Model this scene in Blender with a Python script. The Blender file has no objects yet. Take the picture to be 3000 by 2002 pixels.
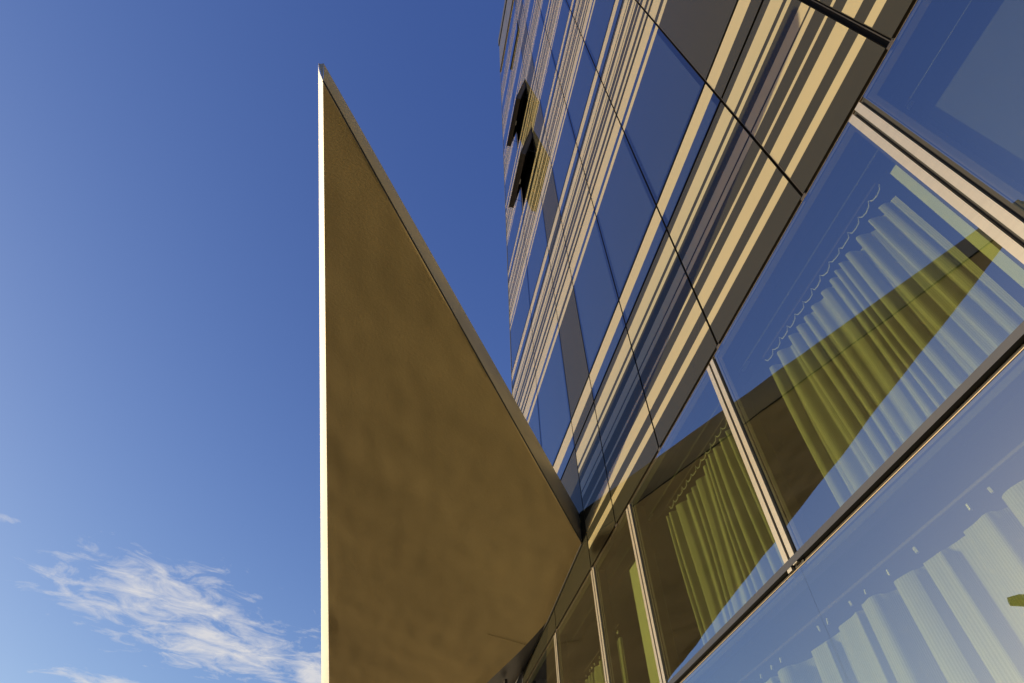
import bpy, bmesh, math, random
from mathutils import Vector, Matrix, noise

random.seed(7)
S = 1.8            # metres per facade unit
EYE = 1.6          # eye height above the paving
SC = bpy.context.scene
COL = SC.collection


def W(u, y, v):
    return Vector((u * S, y * S, v * S + EYE))


# ------------------------------------------------------------------ camera
cam = bpy.data.objects.new('camera', bpy.data.cameras.new('camera'))
COL.objects.link(cam)
F = Vector((-0.63934423, 0.14821016, 0.75450163))
R = Vector((0.19651781, 0.98015514, -0.02601243))
U = Vector((0.74338396, -0.13164211, 0.65578247))
cam.matrix_world = Matrix(((R.x, U.x, -F.x, 0), (R.y, U.y, -F.y, -S), (R.z, U.z, -F.z, EYE), (0, 0, 0, 1)))
cam.data.sensor_width = 36
cam.data.lens = 20.64
cam.data.clip_start = 0.05
cam.data.clip_end = 5000
SC.camera = cam

# ------------------------------------------------------------------ light
SUN = Vector((0.526, 1.499, -0.25)).normalized()      # direction the light travels
ELEV = math.asin(-SUN.z)
ld = bpy.data.lights.new('sun', 'SUN')
ld.energy = 4.4
ld.angle = math.radians(0.55)
ld.color = (1.0, 0.83, 0.53)
sun = bpy.data.objects.new('sun', ld)
COL.objects.link(sun)
sun.rotation_euler = SUN.to_track_quat('-Z', 'Y').to_euler()

world = bpy.data.worlds.new('World')
SC.world = world
world.use_nodes = True
nt = world.node_tree
nt.nodes.clear()


def N(tree, typ, **kw):
    n = tree.nodes.new(typ)
    for k, v in kw.items():
        if k.startswith('i_'):
            key = k[2:]
            n.inputs[int(key) if key.isdigit() else key].default_value = v
        else:
            setattr(n, k, v)
    return n


def math_n(tree, op, a, b=None, clamp=False):
    n = tree.nodes.new('ShaderNodeMath')
    n.operation = op
    n.use_clamp = clamp
    for i, x in enumerate((a, b)):
        if x is None:
            continue
        if isinstance(x, (int, float)):
            n.inputs[i].default_value = x
        else:
            tree.links.new(x, n.inputs[i])
    return n.outputs[0]


L = nt.links.new
sky = N(nt, 'ShaderNodeTexSky', sky_type='NISHITA', sun_disc=False)
sky.sun_elevation = ELEV
sky.sun_rotation = math.atan2(-SUN.x, -SUN.y)
sky.altitude = 300
sky.air_density = 0.9
sky.dust_density = 0.9
sky.ozone_density = 1.8
hs = N(nt, 'ShaderNodeHueSaturation', i_Saturation=1.0, i_Value=1.0, i_Hue=0.51)
L(sky.outputs[0], hs.inputs['Color'])
tc = N(nt, 'ShaderNodeTexCoord')
sep = N(nt, 'ShaderNodeSeparateXYZ')
L(tc.outputs['Generated'], sep.inputs[0])
zc = math_n(nt, 'MAXIMUM', sep.outputs['Z'], 0.03)
px = math_n(nt, 'DIVIDE', sep.outputs['X'], zc)
py = math_n(nt, 'DIVIDE', sep.outputs['Y'], zc)
cmb = N(nt, 'ShaderNodeCombineXYZ')
L(px, cmb.inputs[0]); L(py, cmb.inputs[1])
# wisps of thin cloud on a plane high above
mp = N(nt, 'ShaderNodeMapping')
mp.inputs['Scale'].default_value = (0.95, 1.3, 1.0)
mrot = N(nt, 'ShaderNodeMapping')
mrot.inputs['Rotation'].default_value = (0, 0, -2.217)
L(cmb.outputs[0], mrot.inputs[0])
L(mrot.outputs[0], mp.inputs[0])
n1 = N(nt, 'ShaderNodeTexNoise', i_Scale=6.4, i_Detail=12.0, i_Roughness=0.66, i_Distortion=0.55)
L(mp.outputs[0], n1.inputs['Vector'])
n2 = N(nt, 'ShaderNodeTexNoise', i_Scale=0.9, i_Detail=2.0)
L(cmb.outputs[0], n2.inputs['Vector'])


def patch(cx, cy, rx, ry, rot):
    """soft oval of cloud cover on the cloud plane"""
    m = N(nt, 'ShaderNodeMapping', vector_type='TEXTURE')
    m.inputs['Location'].default_value = (cx, cy, 0)
    m.inputs['Rotation'].default_value = (0, 0, rot)
    m.inputs['Scale'].default_value = (rx, ry, 1)
    L(cmb.outputs[0], m.inputs[0])
    ln = N(nt, 'ShaderNodeVectorMath', operation='LENGTH')
    L(m.outputs[0], ln.inputs[0])
    return math_n(nt, 'SUBTRACT', 1.0, ln.outputs['Value'], True)


SKY_CURVE = [(1.12, 0.80), (1.01, 0.86), (0.684, 1.40)]
CLOUDS = [(-2.25, -0.80, 0.62, 0.52, 2.2), (-2.62, -0.62, 0.66, 0.55, 2.2), (-2.85, -0.28, 0.5, 0.36, 0.0), (-3.1, -1.15, 0.42, 0.22, 2.2),
          (-1.77, -1.16, 0.16, 0.08, 2.0), (0.6, 3.4, 1.2, 0.8, 0.3), (2.4, -2.9, 1.0, 0.6, 0.9)]
acc = None
for c in CLOUDS:
    p = patch(*c)
    acc = p if acc is None else math_n(nt, 'MAXIMUM', acc, p)
cov = math_n(nt, 'ADD', math_n(nt, 'MULTIPLY', acc, 0.44), math_n(nt, 'MULTIPLY', n2.outputs[0], 0.10))
den = math_n(nt, 'SUBTRACT', math_n(nt, 'ADD', n1.outputs[0], cov), 0.74)
den = math_n(nt, 'MULTIPLY', den, 3.4, True)
den = math_n(nt, 'MULTIPLY', den, 0.85)
mixc = N(nt, 'ShaderNodeMix', data_type='RGBA')
L(den, mixc.inputs[0])
sc_ = N(nt, 'ShaderNodeSeparateColor')
L(hs.outputs[0], sc_.inputs[0])
cc_ = N(nt, 'ShaderNodeCombineColor')
for ch, (gam, mul) in enumerate(SKY_CURVE):       # overall colour response of the clear sky
    L(math_n(nt, 'MULTIPLY', math_n(nt, 'POWER', sc_.outputs[ch], gam), mul), cc_.inputs[ch])
L(cc_.outputs[0], mixc.inputs[6])
mixc.inputs[7].default_value = (3.6, 3.5, 3.45, 1)
bg = N(nt, 'ShaderNodeBackground', i_Strength=0.15)
L(mixc.outputs[2], bg.inputs[0])
wo = N(nt, 'ShaderNodeOutputWorld')
L(bg.outputs[0], wo.inputs[0])

SC.view_settings.view_transform = 'Standard'
SC.view_settings.look = 'None'
SC.view_settings.exposure = 0.5
SC.view_settings.gamma = 1.0
SC.view_settings.use_curve_mapping = False
SC.cycles.max_bounces = 8
SC.cycles.transparent_max_bounces = 16


# ------------------------------------------------------------------ materials
def new_mat(name):
    m = bpy.data.materials.new(name)
    m.use_nodes = True
    t = m.node_tree
    t.nodes.clear()
    out = t.nodes.new('ShaderNodeOutputMaterial')
    return m, t, out


def principled(name, col, rough=0.5, metal=0.0, spec=0.5, ior=1.5, coat=0.0, var=0.0, vscale=3.0, bump=0.0, bscale=200.0, stretch=None):
    m, t, out = new_mat(name)
    b = t.nodes.new('ShaderNodeBsdfPrincipled')
    b.inputs['Roughness'].default_value = rough
    b.inputs['Metallic'].default_value = metal
    b.inputs['IOR'].default_value = ior
    b.inputs['Specular IOR Level'].default_value = spec
    b.inputs['Coat Weight'].default_value = coat
    b.inputs['Coat Roughness'].default_value = 0.02
    g = t.nodes.new('ShaderNodeNewGeometry')
    vec = g.outputs['Position']
    if stretch:
        mpn = t.nodes.new('ShaderNodeMapping')
        mpn.inputs['Scale'].default_value = stretch
        t.links.new(vec, mpn.inputs[0])
        vec = mpn.outputs[0]
    if var:
        nz = N(t, 'ShaderNodeTexNoise', i_Scale=vscale, i_Detail=5.0, i_Roughness=0.6)
        t.links.new(vec, nz.inputs['Vector'])
        mr = N(t, 'ShaderNodeMapRange')
        mr.inputs[1].default_value = 0.3
        mr.inputs[2].default_value = 0.7
        mr.inputs[3].default_value = 1 - var
        mr.inputs[4].default_value = 1 + var
        t.links.new(nz.outputs[0], mr.inputs[0])
        vm = N(t, 'ShaderNodeVectorMath', operation='SCALE')
        vm.inputs[0].default_value = col
        t.links.new(mr.outputs[0], vm.inputs['Scale'])
        t.links.new(vm.outputs[0], b.inputs['Base Color'])
    else:
        b.inputs['Base Color'].default_value = (*col, 1)
    if bump:
        nb = N(t, 'ShaderNodeTexNoise', i_Scale=bscale, i_Detail=4.0, i_Roughness=0.65)
        t.links.new(vec, nb.inputs['Vector'])
        bp = N(t, 'ShaderNodeBump', i_Strength=1.0, i_Distance=bump)
        t.links.new(nb.outputs[0], bp.inputs['Height'])
        t.links.new(bp.outputs[0], b.inputs['Normal'])
    t.links.new(b.outputs[0], out.inputs[0])
    return m


def wavy(t, amount, scale):
    """slight roller-wave distortion of toughened glass"""
    g = t.nodes.new('ShaderNodeNewGeometry')
    nb = N(t, 'ShaderNodeTexNoise', i_Scale=scale, i_Detail=1.0)
    t.links.new(g.outputs['Position'], nb.inputs['Vector'])
    bp = N(t, 'ShaderNodeBump', i_Strength=1.0, i_Distance=amount)
    t.links.new(nb.outputs[0], bp.inputs['Height'])
    return bp.outputs[0]


def fres(t, base, gain, ior):
    f = N(t, 'ShaderNodeFresnel', i_IOR=ior)
    return math_n(t, 'ADD', math_n(t, 'MULTIPLY', f.outputs[0], gain), base, True)


def clear_glass(name, tint, base, gain, ior, refl):
    m, t, out = new_mat(name)
    tr = N(t, 'ShaderNodeBsdfTransparent')
    tr.inputs[0].default_value = (*tint, 1)
    gl = N(t, 'ShaderNodeBsdfGlossy', i_Roughness=0.0)
    gl.inputs[0].default_value = (*refl, 1)
    t.links.new(wavy(t, 0.0006, 2.2), gl.inputs['Normal'])
    mx = t.nodes.new('ShaderNodeMixShader')
    t.links.new(fres(t, base, gain, ior), mx.inputs[0])
    t.links.new(tr.outputs[0], mx.inputs[1])
    t.links.new(gl.outputs[0], mx.inputs[2])
    t.links.new(mx.outputs[0], out.inputs[0])
    return m


def coated(name, col, base, gain, ior, refl=(1, 1, 1), rough=0.0, var=0.0, wave=0.0006):
    """opaque print or dark room behind a reflecting glass face"""
    m, t, out = new_mat(name)
    df = N(t, 'ShaderNodeBsdfDiffuse')
    df.inputs[0].default_value = (*col, 1)
    if var:
        g = t.nodes.new('ShaderNodeNewGeometry')
        nz = N(t, 'ShaderNodeTexNoise', i_Scale=0.8, i_Detail=6.0, i_Roughness=0.6)
        t.links.new(g.outputs['Position'], nz.inputs['Vector'])
        mr = N(t, 'ShaderNodeMapRange')
        for i, x in enumerate((0.3, 0.7, 1 - var, 1 + var)):
            mr.inputs[i + 1].default_value = x
        t.links.new(nz.outputs[0], mr.inputs[0])
        vm = N(t, 'ShaderNodeVectorMath', operation='SCALE')
        vm.inputs[0].default_value = col
        t.links.new(mr.outputs[0], vm.inputs['Scale'])
        t.links.new(vm.outputs[0], df.inputs[0])
    gl = N(t, 'ShaderNodeBsdfGlossy', i_Roughness=rough)
    gl.inputs[0].default_value = (*refl, 1)
    t.links.new(wavy(t, wave, 1.7), gl.inputs['Normal'])
    mx = t.nodes.new('ShaderNodeMixShader')
    t.links.new(fres(t, base, gain, ior), mx.inputs[0])
    t.links.new(df.outputs[0], mx.inputs[1])
    t.links.new(gl.outputs[0], mx.inputs[2])
    t.links.new(mx.outputs[0], out.inputs[0])
    return m


M = {}
M['frit'] = coated('cream_print', (0.262, 0.226, 0.130), 0.0, 0.95, 1.5, var=0.04)
M['grey'] = coated('grey_print', (0.0260, 0.0245, 0.0155), 0.0, 0.55, 1.5, var=0.05)
M['inner'] = coated('dark_inner_glass', (0.008, 0.007, 0.006), 0.03, 0.8, 1.5)
M['border'] = coated('dark_glass_border', (0.004, 0.004, 0.005), 0.10, 1.0, 1.6, refl=(0.72, 0.82, 1.0), wave=0.0012)
M['bead'] = principled('bright_glazing_bead', (0.42, 0.32, 0.20), 0.35, 0.6)
M['blind'] = principled('grey_blind_cloth', (0.040, 0.046, 0.046), 0.9, var=0.05)
M['soffit_shade'] = principled('painted_soffit_shade', (0.055, 0.048, 0.042), 0.5, var=0.15)  # shadow on the soffit beside the wall, put into a dark colour
M['pane'] = coated('window_glass', (0.016, 0.020, 0.026), 0.15, 1.0, 1.6, refl=(0.80, 0.88, 1.0), wave=0.0012)
M['glass'] = clear_glass('ground_glass', (0.73, 0.79, 0.46), 0.33, 0.9, 1.5, (0.80, 0.86, 0.98))
m, t, out = new_mat('glass_inner_face')
t.links.new(N(t, 'ShaderNodeBsdfTransparent').outputs[0], out.inputs[0])
M['clear'] = m
M['edge'] = principled('dark_anodised_edge', (0.10, 0.085, 0.06), 0.35, 0.8, var=0.15, vscale=6)
M['gasket'] = principled('black_gasket', (0.008, 0.007, 0.006), 0.7)
M['back'] = principled('black_membrane', (0.006, 0.006, 0.006), 0.9)
M['alu'] = principled('satin_aluminium', (0.39, 0.355, 0.295), 0.32, 0.6, var=0.06, vscale=4, bump=0.0002, bscale=60, stretch=(1, 1, 8))
M['sill'] = principled('grey_sill_metal', (0.045, 0.046, 0.055), 0.30, 0.3, var=0.06)
M['frame'] = principled('brown_frame', (0.035, 0.028, 0.022), 0.45, 0.3)
M['plaster'] = principled('beige_plaster', (0.330, 0.246, 0.098), 0.85, var=0.07, vscale=0.9, bump=0.0015, bscale=55, stretch=(1.5, 0.7, 1))
M['fascia'] = principled('pale_fascia', (0.80, 0.78, 0.72), 0.55, var=0.06, vscale=2.5, bump=0.001, bscale=30)
M['endmetal'] = principled('end_metal_sheet', (0.42, 0.36, 0.25), 0.38, 0.40, var=0.08, vscale=3)
M['roof'] = principled('grey_roof_membrane', (0.30, 0.30, 0.29), 0.8, var=0.1)
M['seal'] = principled('black_joint', (0.02, 0.018, 0.015), 0.6)
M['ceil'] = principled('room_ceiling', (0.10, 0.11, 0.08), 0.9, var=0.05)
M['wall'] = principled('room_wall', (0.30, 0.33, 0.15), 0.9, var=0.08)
M['floor'] = principled('room_floor', (0.16, 0.14, 0.11), 0.7, var=0.1)
M['pier'] = principled('white_pier', (0.40, 0.42, 0.36), 0.8, var=0.03)
M['white'] = principled('white_rail', (0.45, 0.45, 0.42), 0.5)
M['parapet'] = principled('parapet_sheet', (0.075, 0.078, 0.085), 0.35, 0.3, var=0.05)
M['coping'] = principled('black_coping', (0.02, 0.02, 0.02), 0.5)
M['cladding'] = principled('grey_cladding', (0.24, 0.23, 0.22), 0.6, var=0.08)
M['paving'] = principled('sandy_paving', (0.14, 0.122, 0.090), 0.9, var=0.15, vscale=0.8, bump=0.002, bscale=40)
M['black'] = principled('black_plastic', (0.02, 0.018, 0.016), 0.4)
M['lampgrey'] = principled('green_grey_lamp', (0.045, 0.045, 0.035), 0.5)


def fabric():
    m, t, out = new_mat('ribbed_curtain_cloth')
    at = N(t, 'ShaderNodeUVMap')
    sp = N(t, 'ShaderNodeSeparateXYZ')
    t.links.new(at.outputs[0], sp.inputs[0])
    w = math_n(t, 'SINE', math_n(t, 'MULTIPLY', sp.outputs[0], 2 * math.pi))
    fac = math_n(t, 'ADD', math_n(t, 'MULTIPLY', w, 0.10), 0.90)
    vm = N(t, 'ShaderNodeVectorMath', operation='SCALE')
    vm.inputs[0].default_value = (0.42, 0.435, 0.355)
    t.links.new(fac, vm.inputs['Scale'])
    d = N(t, 'ShaderNodeBsdfDiffuse')
    tl = N(t, 'ShaderNodeBsdfTranslucent')
    t.links.new(vm.outputs[0], d.inputs[0])
    t.links.new(vm.outputs[0], tl.inputs[0])
    mx = N(t, 'ShaderNodeMixShader', i_0=0.32)
    t.links.new(d.outputs[0], mx.inputs[1])
    t.links.new(tl.outputs[0], mx.inputs[2])
    t.links.new(mx.outputs[0], out.inputs[0])
    return m


M['fabric'] = fabric()


# ------------------------------------------------------------------ helpers
def link(o, parent=None):
    COL.objects.link(o)
    if parent is not None:
        o.parent = parent
        o.matrix_parent_inverse = Matrix.Identity(4)
        o.location = o.location - world_loc(parent)
    return o


def world_loc(o):
    v = Vector(o.location)
    while o.parent is not None:
        o = o.parent
        v += Vector(o.location)
    return v


def tag(o, label=None, cat=None, group=None, kind=None):
    for k, v in (('label', label), ('category', cat), ('group', group), ('kind', kind)):
        if v:
            o[k] = v
    return o


def empty(name, loc):
    o = bpy.data.objects.new(name, None)
    o.location = loc
    o.empty_display_size = 0.2
    COL.objects.link(o)
    return o


def mesh_obj(name, verts, faces, mats, parent=None, midx=None, smooth=False, kind=None):
    """verts in world metres; the object's origin goes to the centre of its box"""
    c = Vector([(min(v[i] for v in verts) + max(v[i] for v in verts)) / 2 for i in range(3)])
    me = bpy.data.meshes.new(name)
    me.from_pydata([tuple(Vector(v) - c) for v in verts], [], faces)
    for mm in mats:
        me.materials.append(M[mm])
    if midx:
        for p, i in zip(me.polygons, midx):
            p.material_index = i
    if smooth:
        for p in me.polygons:
            p.use_smooth = True
    o = bpy.data.objects.new(name, me)
    o.location = c
    link(o, parent)
    if kind:
        o['kind'] = kind
    return o


class MB:
    def __init__(s):
        s.v, s.f, s.m, s.mats = [], [], [], []

    def mi(s, mat):
        if mat not in s.mats:
            s.mats.append(mat)
        return s.mats.index(mat)

    def quad(s, a, b, c, d, mat):
        n = len(s.v)
        s.v += [a, b, c, d]
        s.f.append((n, n + 1, n + 2, n + 3))
        s.m.append(s.mi(mat))

    def box(s, u0, u1, y0, y1, v0, v1, mat, front=None, back=None):
        """facade units; front face is the y0 side"""
        p = [W(u, y, v) for v in (v0, v1) for y in (y0, y1) for u in (u0, u1)]
        n = len(s.v)
        s.v += p
        for fc, mt in (((0, 1, 5, 4), front or mat), ((3, 2, 6, 7), back or mat), ((2, 0, 4, 6), mat),
                       ((1, 3, 7, 5), mat), ((4, 5, 7, 6), mat), ((2, 3, 1, 0), mat)):
            s.f.append(tuple(n + i for i in fc))
            s.m.append(s.mi(mt))

    def tube(s, pts, r, mat, k=6):
        n0 = len(s.v)
        for i, p in enumerate(pts):
            a = pts[max(i - 1, 0)]
            b = pts[min(i + 1, len(pts) - 1)]
            d = (b - a).normalized()
            e = d.cross(Vector((0, 0, 1)))
            if e.length < 1e-3:
                e = Vector((1, 0, 0))
            e.normalize()
            g = d.cross(e)
            for j in range(k):
                w = 2 * math.pi * j / k
                s.v.append(p + e * (r * math.cos(w)) + g * (r * math.sin(w)))
        for i in range(len(pts) - 1):
            for j in range(k):
                a = n0 + i * k + j
                b = n0 + i * k + (j + 1) % k
                s.f.append((a, b, b + k, a + k))
                s.m.append(s.mi(mat))
        s.f.append(tuple(n0 + j for j in range(k))[::-1]); s.m.append(s.mi(mat))
        e0 = n0 + (len(pts) - 1) * k
        s.f.append(tuple(e0 + j for j in range(k))); s.m.append(s.mi(mat))

    def build(s, name, parent=None, smooth=False, kind=None):
        return mesh_obj(name, s.v, s.f, s.mats, parent, s.m, smooth, kind)


def banded_panel(name, u0, u1, bands, parent, side='edge', thick=0.012, lip=0.0, rear='back'):
    """sheet whose front is printed in horizontal bands [(v_low, v_high, material), ...] from top to bottom"""
    mb = MB()
    lo = min(b[0] for b in bands)
    hi = max(b[1] for b in bands)
    for a, b, mt in bands:
        if mt == 'pane':
            e, g = 0.024, (0.020 if b - a > 0.4 else 0.008)
            us, zs = (u0, u0 + e, u1 - e, u1), (a, a + g, b)
            for p in range(3):
                for q in range(2):
                    mb.quad(W(us[p], -lip, zs[q]), W(us[p + 1], -lip, zs[q]), W(us[p + 1], -lip, zs[q + 1]), W(us[p], -lip, zs[q + 1]),
                            'pane' if p == 1 and q == 1 else 'border')
        else:
            mb.quad(W(u0, -lip, a), W(u1, -lip, a), W(u1, -lip, b), W(u0, -lip, b), mt)
    y1 = thick
    mb.quad(W(u1, y1, lo), W(u0, y1, lo), W(u0, y1, hi), W(u1, y1, hi), rear)
    mb.quad(W(u0, y1, lo), W(u0, -lip, lo), W(u0, -lip, hi), W(u0, y1, hi), side)
    mb.quad(W(u1, -lip, lo), W(u1, y1, lo), W(u1, y1, hi), W(u1, -lip, hi), side)
    mb.quad(W(u0, -lip, hi), W(u1, -lip, hi), W(u1, y1, hi), W(u0, y1, hi), side)
    mb.quad(W(u0, y1, lo), W(u1, y1, lo), W(u1, -lip, lo), W(u0, -lip, lo), side)
    return mb.build(name, parent)


# ------------------------------------------------------------------ ground
mesh_obj('paving', [(-900, -900, 0), (900, -900, 0), (900, 900, 0), (-900, 900, 0)], [(0, 1, 2, 3)], ['paving'], kind='structure')

# ------------------------------------------------------------------ office building
bld = empty('office_building', W(0.5, 0.0, -0.889))
tag(bld, 'glass office building clad in cream striped dark panels, two windows tilted open', 'building')

VJ = [0.50, -0.191, -0.595, -1.168, -1.7365, -2.307, -2.7165, -3.4525, -4.385]     # vertical joints
B = [2.507, 4.637, 6.588, 8.483, 10.41, 12.31, 14.20]                               # window sills of each storey
GU = 0.0055        # half width of a vertical joint
GV = 0.008         # half width of a horizontal joint
NARROW = (1, 5)    # bays of solid panels
OPEN = {(6, 2): 11.2, (6, 3): 10.2, (6, 5): 1.6}    # (bay, storey): opening angle in degrees
ROOF0, ROOF1 = 15.35, 18.33


def sp_bands(b):
    rel = [-.243, -.287, -.382, -.402, -.434, -.505, -.562, -.580, -.610, -.676, -.693, -.750, -.826, -.880, -.922, -.953]
    mats = ['grey', 'frit', 'grey', 'frit', 'grey', 'frit', 'gasket', 'frit', 'grey', 'frit', 'grey', 'frit', 'grey', 'frit', 'grey']
    return [(b + rel[i + 1], b + rel[i], mats[i]) for i in range(len(mats))]


S0 = [2.283, 2.235, 2.1425, 2.1165, 2.0885, 2.018, 1.9595, 1.9478, 1.917, 1.847, 1.831, 1.775, 1.7017, 1.6465, 1.605, 1.5095]
S0M = ['grey', 'frit', 'grey', 'frit', 'grey', 'frit', 'grey', 'frit', 'grey', 'frit', 'grey', 'frit', 'grey', 'frit', 'grey']

# black layer behind the open joints, with a hole for each tilted window
bk = MB()
bk.box(-4.38, 0.50, 0.034, 0.05, 1.50, ROOF0, 'back')
bk.build('backing_wall', bld)


def window_frame(parent, u0, u1, v0, v1, w=0.022, y0=0.013, y1=0.032):
    f = MB()
    f.box(u0, u0 + w, y0, y1, v0, v1, 'frame')
    f.box(u1 - w, u1, y0, y1, v0, v1, 'frame')
    f.box(u0 + w, u1 - w, y0, y1, v1 - w, v1, 'frame')
    f.box(u0 + w, u1 - w, y0, y1, v0, v0 + w, 'frame')
    return f.build('window_frame', parent)


for i in range(len(VJ) - 1):
    uR, uL = VJ[i], VJ[i + 1]
    gl_ = GU * (2.2 if i + 1 == 1 else 1.0)
    gr_ = GU * (2.2 if i == 1 else 1.0)
    u0, u1 = uL + gl_, uR - gr_
    if i == len(VJ) - 2:
        u0 = uL
    narrow = i in NARROW
    gm = 'grey' if narrow else 'pane'
    for k, b in enumerate(B):
        # spandrel panel
        if k == 0:
            if i >= 6:
                banded_panel('spandrel_panel', u0, u1, [(1.5095, 2.283, 'grey')], bld)
            else:
                banded_panel('spandrel_panel', u0, u1, [(S0[j + 1], S0[j], S0M[j]) for j in range(15)], bld)
            tr = [(2.391, 2.499, 'frit'), (2.300, 2.391, gm)]
        else:
            banded_panel('spandrel_panel', u0, u1, sp_bands(b), bld)
            tr = [(b - .122, b - .010, 'frit'), (b - .226, b - .122, gm)]
        banded_panel('transom_pane', u0, u1, tr, bld)
        # window above the sill
        top = (B[k + 1] - .966) if k + 1 < len(B) else ROOF0 - .014
        nb = top + .966
        fr = [(nb - 1.111, top, 'frit'), (nb - 1.167, nb - 1.111, gm), (nb - 1.225, nb - 1.167, 'frit'), (b + .010, nb - 1.225, gm)]
        key = (i, k)
        if key in OPEN:
            sash = banded_panel('window_sash', u0, u1, fr, bld, side='gasket', rear='inner')
            window_frame(sash, u0 + .01, u1 - .01, b + .014, top - .01, w=0.05, y0=0.0125, y1=0.062)
            hd = MB()
            hd.box((u0 + u1) / 2 - .03, (u0 + u1) / 2 + .03, 0.0625, 0.075, b + .03, b + .045, 'alu')
            hd.build('handle', sash)
            # turn the sash about its top edge, bottom edge outwards
            a = math.radians(OPEN[key])
            piv = W((u0 + u1) / 2, 0.0, top)
            rot = Matrix.Rotation(-a, 4, 'X')
            off = Vector(sash.location) + world_loc(bld) - piv
            sash.location = piv + (rot.to_3x3() @ off) - world_loc(bld)
            sash.rotation_euler = rot.to_euler()
            sash['label'] = {2: 'lower of the two widely tilted window sashes', 3: 'upper of the two widely tilted window sashes', 5: 'sash tilted open by a hand width near the roof'}[k]
            lin = MB()
            lin.box(u0 - .002, u0 + .03, 0.004, 0.033, b + .012, top, 'frame')
            lin.box(u1 - .03, u1 + .002, 0.004, 0.033, b + .012, top, 'frame')
            lin.box(u0 + .03, u1 - .03, 0.004, 0.033, b + .012, b + .05, 'frame')
            lin.build('window_frame', bld)
            if k != 5:
                h = (b + .25)
                dy = (top - h) * math.tan(a)
                for uu in (u0 + .03, u1 - .03):
                    st = MB()
                    st.tube([W(uu, 0.0, h - .06), W(uu, -dy * .95, h - .005)], 0.005, 'frame')
                    st.build('stay_arm', bld)
        else:
            o = banded_panel('solid_panel' if narrow else 'window_pane', u0, u1, fr, bld)

for i in range(1, len(VJ) - 1):
    mb = MB()
    mb.box(VJ[i] - .0012, VJ[i] + .0012, 0.026 if i == 1 else 0.008, 0.033, 1.512, ROOF0 - .03, 'edge')
    mb.build('joint_strip', bld)
    mb = MB()
    mb.box(VJ[i] - .012, VJ[i] + .010, 0.0005, 0.009, 1.4965, 1.5065, 'frame')
    mb.build('clip', bld)
# roof edge
n_par = 5
for i in range(len(VJ) - 1):
    mb = MB()
    mb.box(VJ[i + 1] + (GU if i < 7 else 0), VJ[i] - GU, -0.012, 0.05, ROOF0 + .18, ROOF1 - .66, 'parapet')
    mb.build('parapet_panel', bld)
mb = MB()
mb.box(-4.40, 0.50, -0.035, 0.30, ROOF1 - .64, ROOF1, 'coping')
mb.build('coping', bld)
mb = MB()
mb.box(-4.392, 0.50, -0.020, 0.05, ROOF0 - .02, ROOF0 + .16, 'frame')
mb.build('parapet_trim', bld)
mb = MB()
mb.box(-4.385, 0.50, 0.31, 5.0, ROOF1 - .6, ROOF1 - .5, 'roof')
mb.build('roof', bld)
mb = MB()
mb.box(-4.400, -4.386, -0.004, 5.0, -0.889, ROOF1 - .42, 'cladding', front='gasket')
mb.build('side_wall', bld)
mb = MB()
mb.box(-4.385, 0.50, 4.98, 5.0, -0.889, ROOF1 - .6, 'cladding')
mb.build('rear_wall', bld)
mb = MB()
mb.box(0.501, 0.515, -0.004, 5.0, -0.889, ROOF1 - .6, 'cladding')
mb.build('side_wall', bld)

# ---- ground-level glazing
GM = [0.49, -0.350, -1.2435, -2.138, -2.703, -3.485, -4.385]
for i in range(len(GM) - 1):
    mR = .026 if i > 0 else 0.0
    mL = .038 if i < len(GM) - 2 else 0.0
    u0, u1 = GM[i + 1] + mL, GM[i] - mR
    mb = MB()
    mb.box(u0, u1, 0.0, 0.007, 0.755, 1.4925, 'clear', front='glass')
    g = mb.build('glass_pane', bld)
    f = MB()
    w = 0.028
    f.box(u0, u1, 0.012, 0.05, 1.4625, 1.4925, 'frame')
    f.box(u0, u0 + w * .6, 0.012, 0.05, 0.755, 1.4625, 'frame')
    f.box(u1 - w * .4, u1, 0.012, 0.05, 0.755, 1.4625, 'frame')
    f.build('window_frame', g)
for i in range(1, len(GM) - 1):
    u = GM[i]
    o = None
    mb = MB()
    mb.box(u - .0255, u + .0375, 0.008, 0.05, 0.722, 1.493, 'gasket')
    o = mb.build('mullion', bld)
    for a, b_ in ((-.0252, -.0058), (.0046, .0245)):
        c = MB()
        c.box(u + a, u + b_, -0.002, 0.0075, 0.728 if a < 0 else 0.735, 1.4915 if a > 0 else 1.489, 'alu')
        c.build('cover_cap', o)
# line A shadow gap and transom between the two rows of glass
mb = MB()
mb.box(-4.385, 0.50, 0.010, 0.034, 1.4935, 1.509, 'gasket')
mb.build('shadow_gap', bld)
mb = MB()
mb.box(-4.385, 0.50, -0.003, 0.05, 0.7375, 0.7545, 'sill')
mb.build('sill', bld)
mb = MB()
mb.box(-4.385, 0.50, 0.012, 0.05, 0.7205, 0.737, 'gasket')
mb.build('shadow_gap', bld)
mb = MB()
mb.box(-4.385, 0.50, -0.0012, 0.004, 0.7203, 0.7218, 'bead')
mb.build('glazing_bead', bld)
mb = MB()
mb.box(-4.385, 0.50, -0.0008, 0.004, 1.4929, 1.4937, 'bead')
mb.build('glazing_bead', bld)
# lower row of glass, butt jointed
LJ = [0.495, -0.350, -1.218, -2.138, -2.703, -3.485, -4.385]
for i in range(len(LJ) - 1):
    u0, u1 = LJ[i + 1] + .0003, LJ[i] - .0003
    mb = MB()
    mb.box(u0, u1, 0.0, 0.007, -0.83, 0.7200, 'clear', front='glass')
    g = mb.build('glass_pane', bld)
    f = MB()
    f.box(u0, u1, 0.016, 0.05, 0.7045, 0.7195, 'sill')
    f.build('window_frame', g)
mb = MB()
mb.box(-4.385, 0.50, -0.01, 0.06, -0.889, -0.835, 'cladding')
mb.build('plinth', bld)

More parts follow.
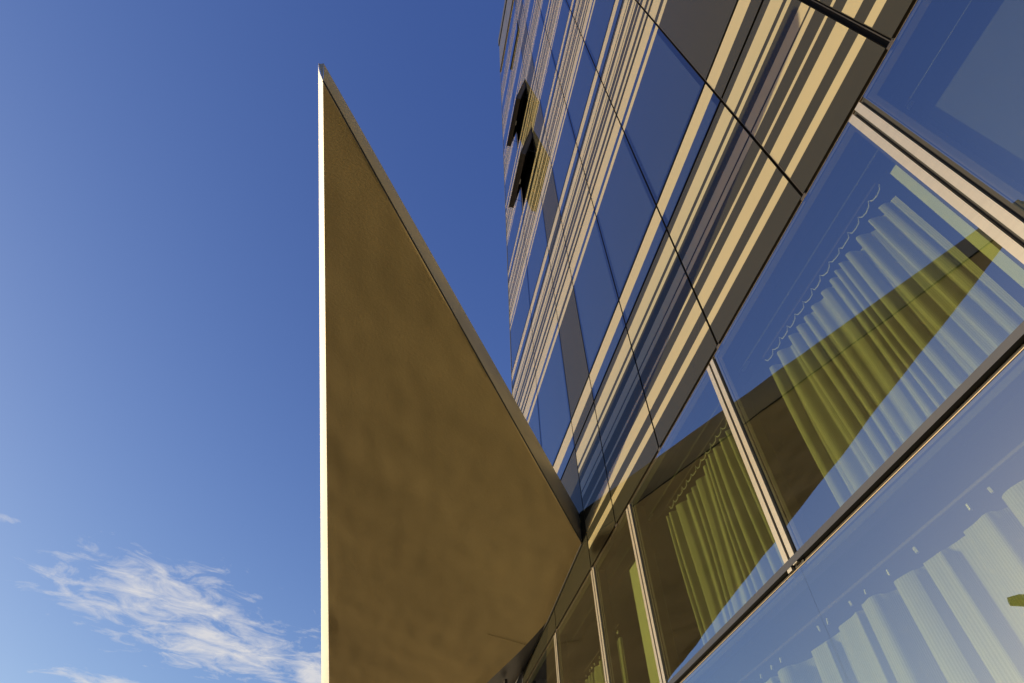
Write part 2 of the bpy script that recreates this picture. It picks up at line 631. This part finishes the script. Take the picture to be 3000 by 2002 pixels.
# ---- rooms behind the glass
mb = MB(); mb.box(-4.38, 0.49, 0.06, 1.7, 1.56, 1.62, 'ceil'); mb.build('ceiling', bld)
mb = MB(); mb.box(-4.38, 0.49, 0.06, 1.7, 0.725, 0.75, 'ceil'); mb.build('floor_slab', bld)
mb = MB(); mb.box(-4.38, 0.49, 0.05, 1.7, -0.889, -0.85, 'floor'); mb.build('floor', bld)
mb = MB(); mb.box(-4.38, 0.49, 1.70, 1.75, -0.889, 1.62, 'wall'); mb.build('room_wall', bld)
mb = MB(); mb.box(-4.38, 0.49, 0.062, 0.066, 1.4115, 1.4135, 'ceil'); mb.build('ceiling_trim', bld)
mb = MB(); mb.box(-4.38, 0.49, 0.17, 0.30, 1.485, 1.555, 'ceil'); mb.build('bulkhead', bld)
for u0, u1, y0, y1 in ((-.445, -.378, .10, .16), (-2.475, -2.30, .10, .16)):
    mb = MB(); mb.box(u0, u1, y0, y1, 0.752, 1.373, 'pier'); mb.build('pier', bld)
mb = MB(); mb.box(-.295, .48, .085, .092, .76, 1.352, 'blind'); mb.build('blind', bld)
for u in (-1.20, -2.14, -.31):
    mb = MB(); mb.tube([W(u + .02, 0.1, 1.4525), W(u - .021, 0.1, 1.452)], 0.013, 'white', 8); mb.build('bolt_rail', bld)


# ------------------------------------------------------------------ curtains
def curtain(name, label, u0, u1, y, top, bot, period, amp, seed, group, thread=None, hem=0.0, over=.075):
    rnd = random.Random(seed)
    root = empty(name, W((u0 + u1) / 2, y, bot))
    tag(root, label, 'curtain', group)
    # fold phase runs unevenly along the width
    n = int((u1 - u0) / period * 18)
    ph, us, ys, amps = 0.0, [], [], []
    k1, k2 = rnd.uniform(0, 9), rnd.uniform(0, 9)
    phs = []
    for i in range(n + 1):
        uu = u0 + (u1 - u0) * i / n
        ph += (u1 - u0) / n / period * (1 + .25 * math.sin(uu * 9 + k1) + .38 * math.sin(uu * 31 + k2))
        phs.append(ph)
        us.append(uu)
        w = math.sin(2 * math.pi * ph)
        ys.append(w * .78 + .2 * math.sin(4 * math.pi * ph + k1) + .13 * math.sin(6.6 * math.pi * ph + k2))
        amps.append(1 + .35 * math.sin(uu * 15 + k2))
    verts, faces, uvs = [], [], []
    rows = 9
    arc = [0.0]
    for i in range(1, n + 1):
        arc.append(arc[-1] + math.hypot(us[i] - us[i - 1], amp * (ys[i] - ys[i - 1])))
    for j in range(rows + 1):
        tt = j / rows
        for i in range(n + 1):
            z = top + (bot - top) * tt + (hem * ys[i] if j == 0 else 0)
            soft = 1 - .25 * tt
            yy = y + amp * amps[i] * soft * ys[i] + .006 * math.sin(us[i] * 11 + tt * 2.2 + k1)
            ux = us[i] - over * period * math.sin(4 * math.pi * phs[i]) + .006 * math.sin(tt * 3 + us[i] * 14)
            verts.append(W(ux, yy, z))
            uvs.append((arc[i] * S / 0.0065, tt))
    for j in range(rows):
        for i in range(n):
            a = j * (n + 1) + i
            faces.append((a, a + n + 1, a + n + 2, a + 1))
    o = mesh_obj('cloth', verts, faces, ['fabric'], root, smooth=True)
    uvl = o.data.uv_layers.new(name='UVMap')
    for lp in o.data.loops:
        uvl.data[lp.index].uv = uvs[lp.vertex_index]
    if thread:
        tb = MB()
        pts = []
        m_ = int((u1 - u0) / .0462)
        for q in range(m_ * 4 + 1):
            s_ = q / 4
            uu = u0 + (u1 - u0) * s_ / m_
            fr_ = s_ % 1.0
            dip = math.sin(math.pi * fr_) ** .7 * .018 if fr_ else 0
            pts.append(W(uu - .004 * math.sin(math.pi * 2 * fr_), y, thread - dip + .003 * rnd.uniform(-1, 1)))
        tb.tube(pts, 0.0035, 'white', 5)
        tb.build('hanging_cord', root)
        rl = MB()
        rl.box(u0, u1, y - .008, y + .008, thread + .004, thread + .010, 'frame')
        rl.build('rail', root)
    else:
        hk = MB()
        q = 0
        for i in range(1, n):
            if ys[i] > ys[i - 1] and ys[i] >= ys[i + 1] and rnd.random() < .6:
                p = W(us[i], y, top + .030)
                hk.tube([p + Vector((.012 * rnd.random(), 0, .008 + .008 * rnd.random())), p + Vector((.004, 0, -.010))], 0.004 + .004 * rnd.random(), 'white', 5)
                q += 1
        if q:
            hk.build('hooks', root)
        rl = MB()
        rl.box(u0, u1, y - .004, y + .004, top + .052, top + .058, 'frame')
        rl.build('rail', root)
    return root


G1 = 'curtains in the upper row of glass'
curtain('curtain', 'wide pale curtain behind the largest pane, half in blue reflection', -1.125, -.49, .12, 1.347, .757, .046, .023, 3, G1, thread=1.408, hem=.006)
curtain('curtain', 'olive green curtain in the middle pane between two cream mullions', -1.99, -1.285, .12, 1.352, .757, .046, .023, 21, G1, thread=1.408, hem=.006)
curtain('curtain', 'dim folded curtain low in the narrow pane below the canopy', -3.40, -2.78, .13, 1.20, .757, .05, .014, 8, G1)
curtain('curtain', 'wavy pale curtain in the lower row of glass below the sill', -2.05, .30, .10, .606, -.80, .118, .040, 12, None, hem=.012, over=.11)

# ------------------------------------------------------------------ canopy
can = empty('canopy', W(-2.8, 0, 1.69))
tag(can, 'wedge shaped roof canopy with brown plaster soffit and bright white sunlit edge', 'canopy')
T = Vector((-.7775, -1.4717, 2.2006)); LE = Vector((-9.0, -1.3036, 1.4537))
C = Vector((-2.803, -0.003, 1.6924))
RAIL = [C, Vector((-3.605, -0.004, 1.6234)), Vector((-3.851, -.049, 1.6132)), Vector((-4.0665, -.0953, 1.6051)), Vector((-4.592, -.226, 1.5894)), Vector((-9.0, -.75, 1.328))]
TT = Vector((-.7475, -1.5045, 2.28)); TE = Vector((-.7517, -1.4905, 2.3049)); LT = Vector((-9.0, -1.422, 1.565)); CT = Vector((-2.79, -0.003, 1.877))


def on_rail(t):
    x = C.x + (RAIL[-1].x - C.x) * t
    for a, b in zip(RAIL, RAIL[1:]):
        if b.x <= x <= a.x:
            return a.lerp(b, (a.x - x) / (a.x - b.x))
    return RAIL[-1].copy()


nx, ny = 150, 60
verts, faces = [], []
for i in range(nx + 1):
    t = (i / nx) ** 1.35
    a = T.lerp(LE, t)
    b = on_rail(t)
    for j in range(ny + 1):
        p = a.lerp(b, j / ny)
        e = min(j, ny - j, 3) / 3.0 * (0 if i == 0 else 1)
        dz = noise.noise(Vector((p.x * 3.3 + p.y * .8, p.y * 1.3, 2.0))) * .0038 + noise.noise(Vector((p.x * 8, p.y * 11, 7.0))) * .0009
        verts.append(W(p.x, p.y, p.z + dz * e))
for i in range(nx):
    for j in range(ny):
        a = i * (ny + 1) + j
        faces.append((a, a + 1, a + ny + 2, a + ny + 1))
mesh_obj('soffit', verts, faces, ['plaster'], can, smooth=True)
# strip of soffit along the wall that folds away from the sun, its shade painted dark
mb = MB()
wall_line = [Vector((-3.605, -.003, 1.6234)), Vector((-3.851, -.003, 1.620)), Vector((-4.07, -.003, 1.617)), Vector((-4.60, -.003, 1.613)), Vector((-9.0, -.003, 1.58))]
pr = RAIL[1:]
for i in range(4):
    mb.quad(W(*pr[i]), W(*wall_line[i]), W(*wall_line[i + 1]), W(*pr[i + 1]), 'soffit_shade')
mb.build('shaded_wall_strip', can)


def strip(name, a0, a1, b0, b1, mat, bulge, n=40, m=5, seam=0.0):
    """edge board between a lower line a0-a1 and an upper line b0-b1, slightly bowed outwards"""
    vs, fs = [], []
    nrm = (W(*a1) - W(*a0)).cross(W(*b0) - W(*a0)).normalized()
    for i in range(n + 1):
        lo = W(*a0).lerp(W(*a1), i / n)
        hi = W(*b0).lerp(W(*b1), i / n)
        for j in range(m + 1):
            s = j / m
            vs.append(lo.lerp(hi, s) + nrm * bulge * math.sin(math.pi * s))
    for i in range(n):
        for j in range(m):
            a = i * (m + 1) + j
            fs.append((a, a + 1, a + m + 2, a + m + 1))
    return mesh_obj(name, vs, fs, [mat], can, smooth=True)


strip('edge_fascia', T, LE, TT, LT, 'fascia', -.008)
strip('end_fascia', T, C, TE, CT, 'endmetal', .006)
mesh_obj('corner_cap', [W(*T), W(*TT), W(*((TT + TE) / 2 + Vector((-.004, -.003, .006)))), W(*TE)], [(0, 1, 2), (0, 2, 3)], ['endmetal'], can, smooth=True)
# dark shadow joint where the soffit meets the end board
mb = MB()
d_ = (C - T).normalized()
n_ = Vector((d_.y, -d_.x, 0)).normalized()
mb.tube([W(*(T.lerp(C, q) + Vector((0, 0, .001)))) for q in (0.0, .25, .5, .75, 1.0)], 0.0065, 'seal', 6)
mb.build('shadow_joint', can)
mb = MB()
mb.tube([W(*(p + Vector((0, -.001, -.003)))) for p in (C, RAIL[1], Vector((-4.0, -.004, 1.615)), Vector((-4.41, -.004, 1.611)))], 0.008, 'seal', 6)
mb.build('wall_flashing', can)
mb = MB()
mb.tube([W(-3.9565, -.3262, 1.6655), W(-3.953, -.20, 1.6375), W(-3.9502, -.0755, 1.6095)], 0.0022, 'plaster', 5)
mb.build('plaster_seam', can)
# roof deck rising a little behind the edges
rv = [W(*TE), W(*CT), W(-9.0, -.003, 1.80), W(*LT), W(-1.75, -1.02, 2.245), W(-3.2, -.80, 2.19), W(-9.0, -.8, 1.75), W(-2.9, -.25, 2.08), W(-3.4, -1.15, 2.20)]
mesh_obj('roof_deck', rv, [(0, 4, 7, 1), (0, 3, 6, 8), (0, 8, 4), (4, 8, 5), (4, 5, 7), (7, 5, 6, 2), (5, 8, 6), (1, 7, 2)], ['roof'], can)

# ------------------------------------------------------------------ low wing that carries the far end of the canopy
wing = empty('low_wing', W(-6.7, 1.0, -0.889))
tag(wing, 'low dark wall of the wing under the canopy beyond the tower corner', 'building')
mb = MB(); mb.box(-9.0, -4.405, 0.02, 1.0, -0.889, 1.66, 'cladding'); mb.build('wall', wing)

# security camera hung below the soffit
sc = empty('security_camera', W(-4.50, -.085, 1.56))
tag(sc, 'small black security camera hanging below the canopy near the tower corner', 'camera')
mb = MB(); mb.box(-4.53, -4.47, -.115, -.095, 1.545, 1.58, 'black'); mb.build('mounting_plate', sc)
mb = MB(); mb.box(-4.51, -4.497, -.108, -.098, 1.45, 1.545, 'black'); mb.build('arm', sc)
mb = MB(); mb.tube([W(-4.49, -.12, 1.45), W(-4.53, -.07, 1.455)], 0.035, 'black', 10); mb.build('body', sc)

# street lamp on the plaza: only its mirror image in the glass is in view
lp = empty('street_lamp', W(-4.17, -5.35, -0.889))
tag(lp, 'slim street lamp whose flat head is mirrored in the lower glass', 'street lamp')
mb = MB()
mb.tube([W(-4.17, -5.35, -0.889), W(-4.17, -5.35, 0.8), W(-4.17, -5.35, 2.27)], 0.06, 'lampgrey', 10)
mb.build('pole', lp)
mb = MB()
v = [W(-4.17, -4.40, 2.30), W(-4.10, -4.47, 2.30), W(-4.10, -5.36, 2.30), W(-4.24, -5.36, 2.30), W(-4.24, -4.47, 2.30)]
v += [p + Vector((0, 0, .07)) for p in v]
mesh_obj('lamp_head', v, [(4, 3, 2, 1, 0), (5, 6, 7, 8, 9)] + [(k, (k + 1) % 5, (k + 1) % 5 + 5, k + 5) for k in range(5)], ['lampgrey'], lp)
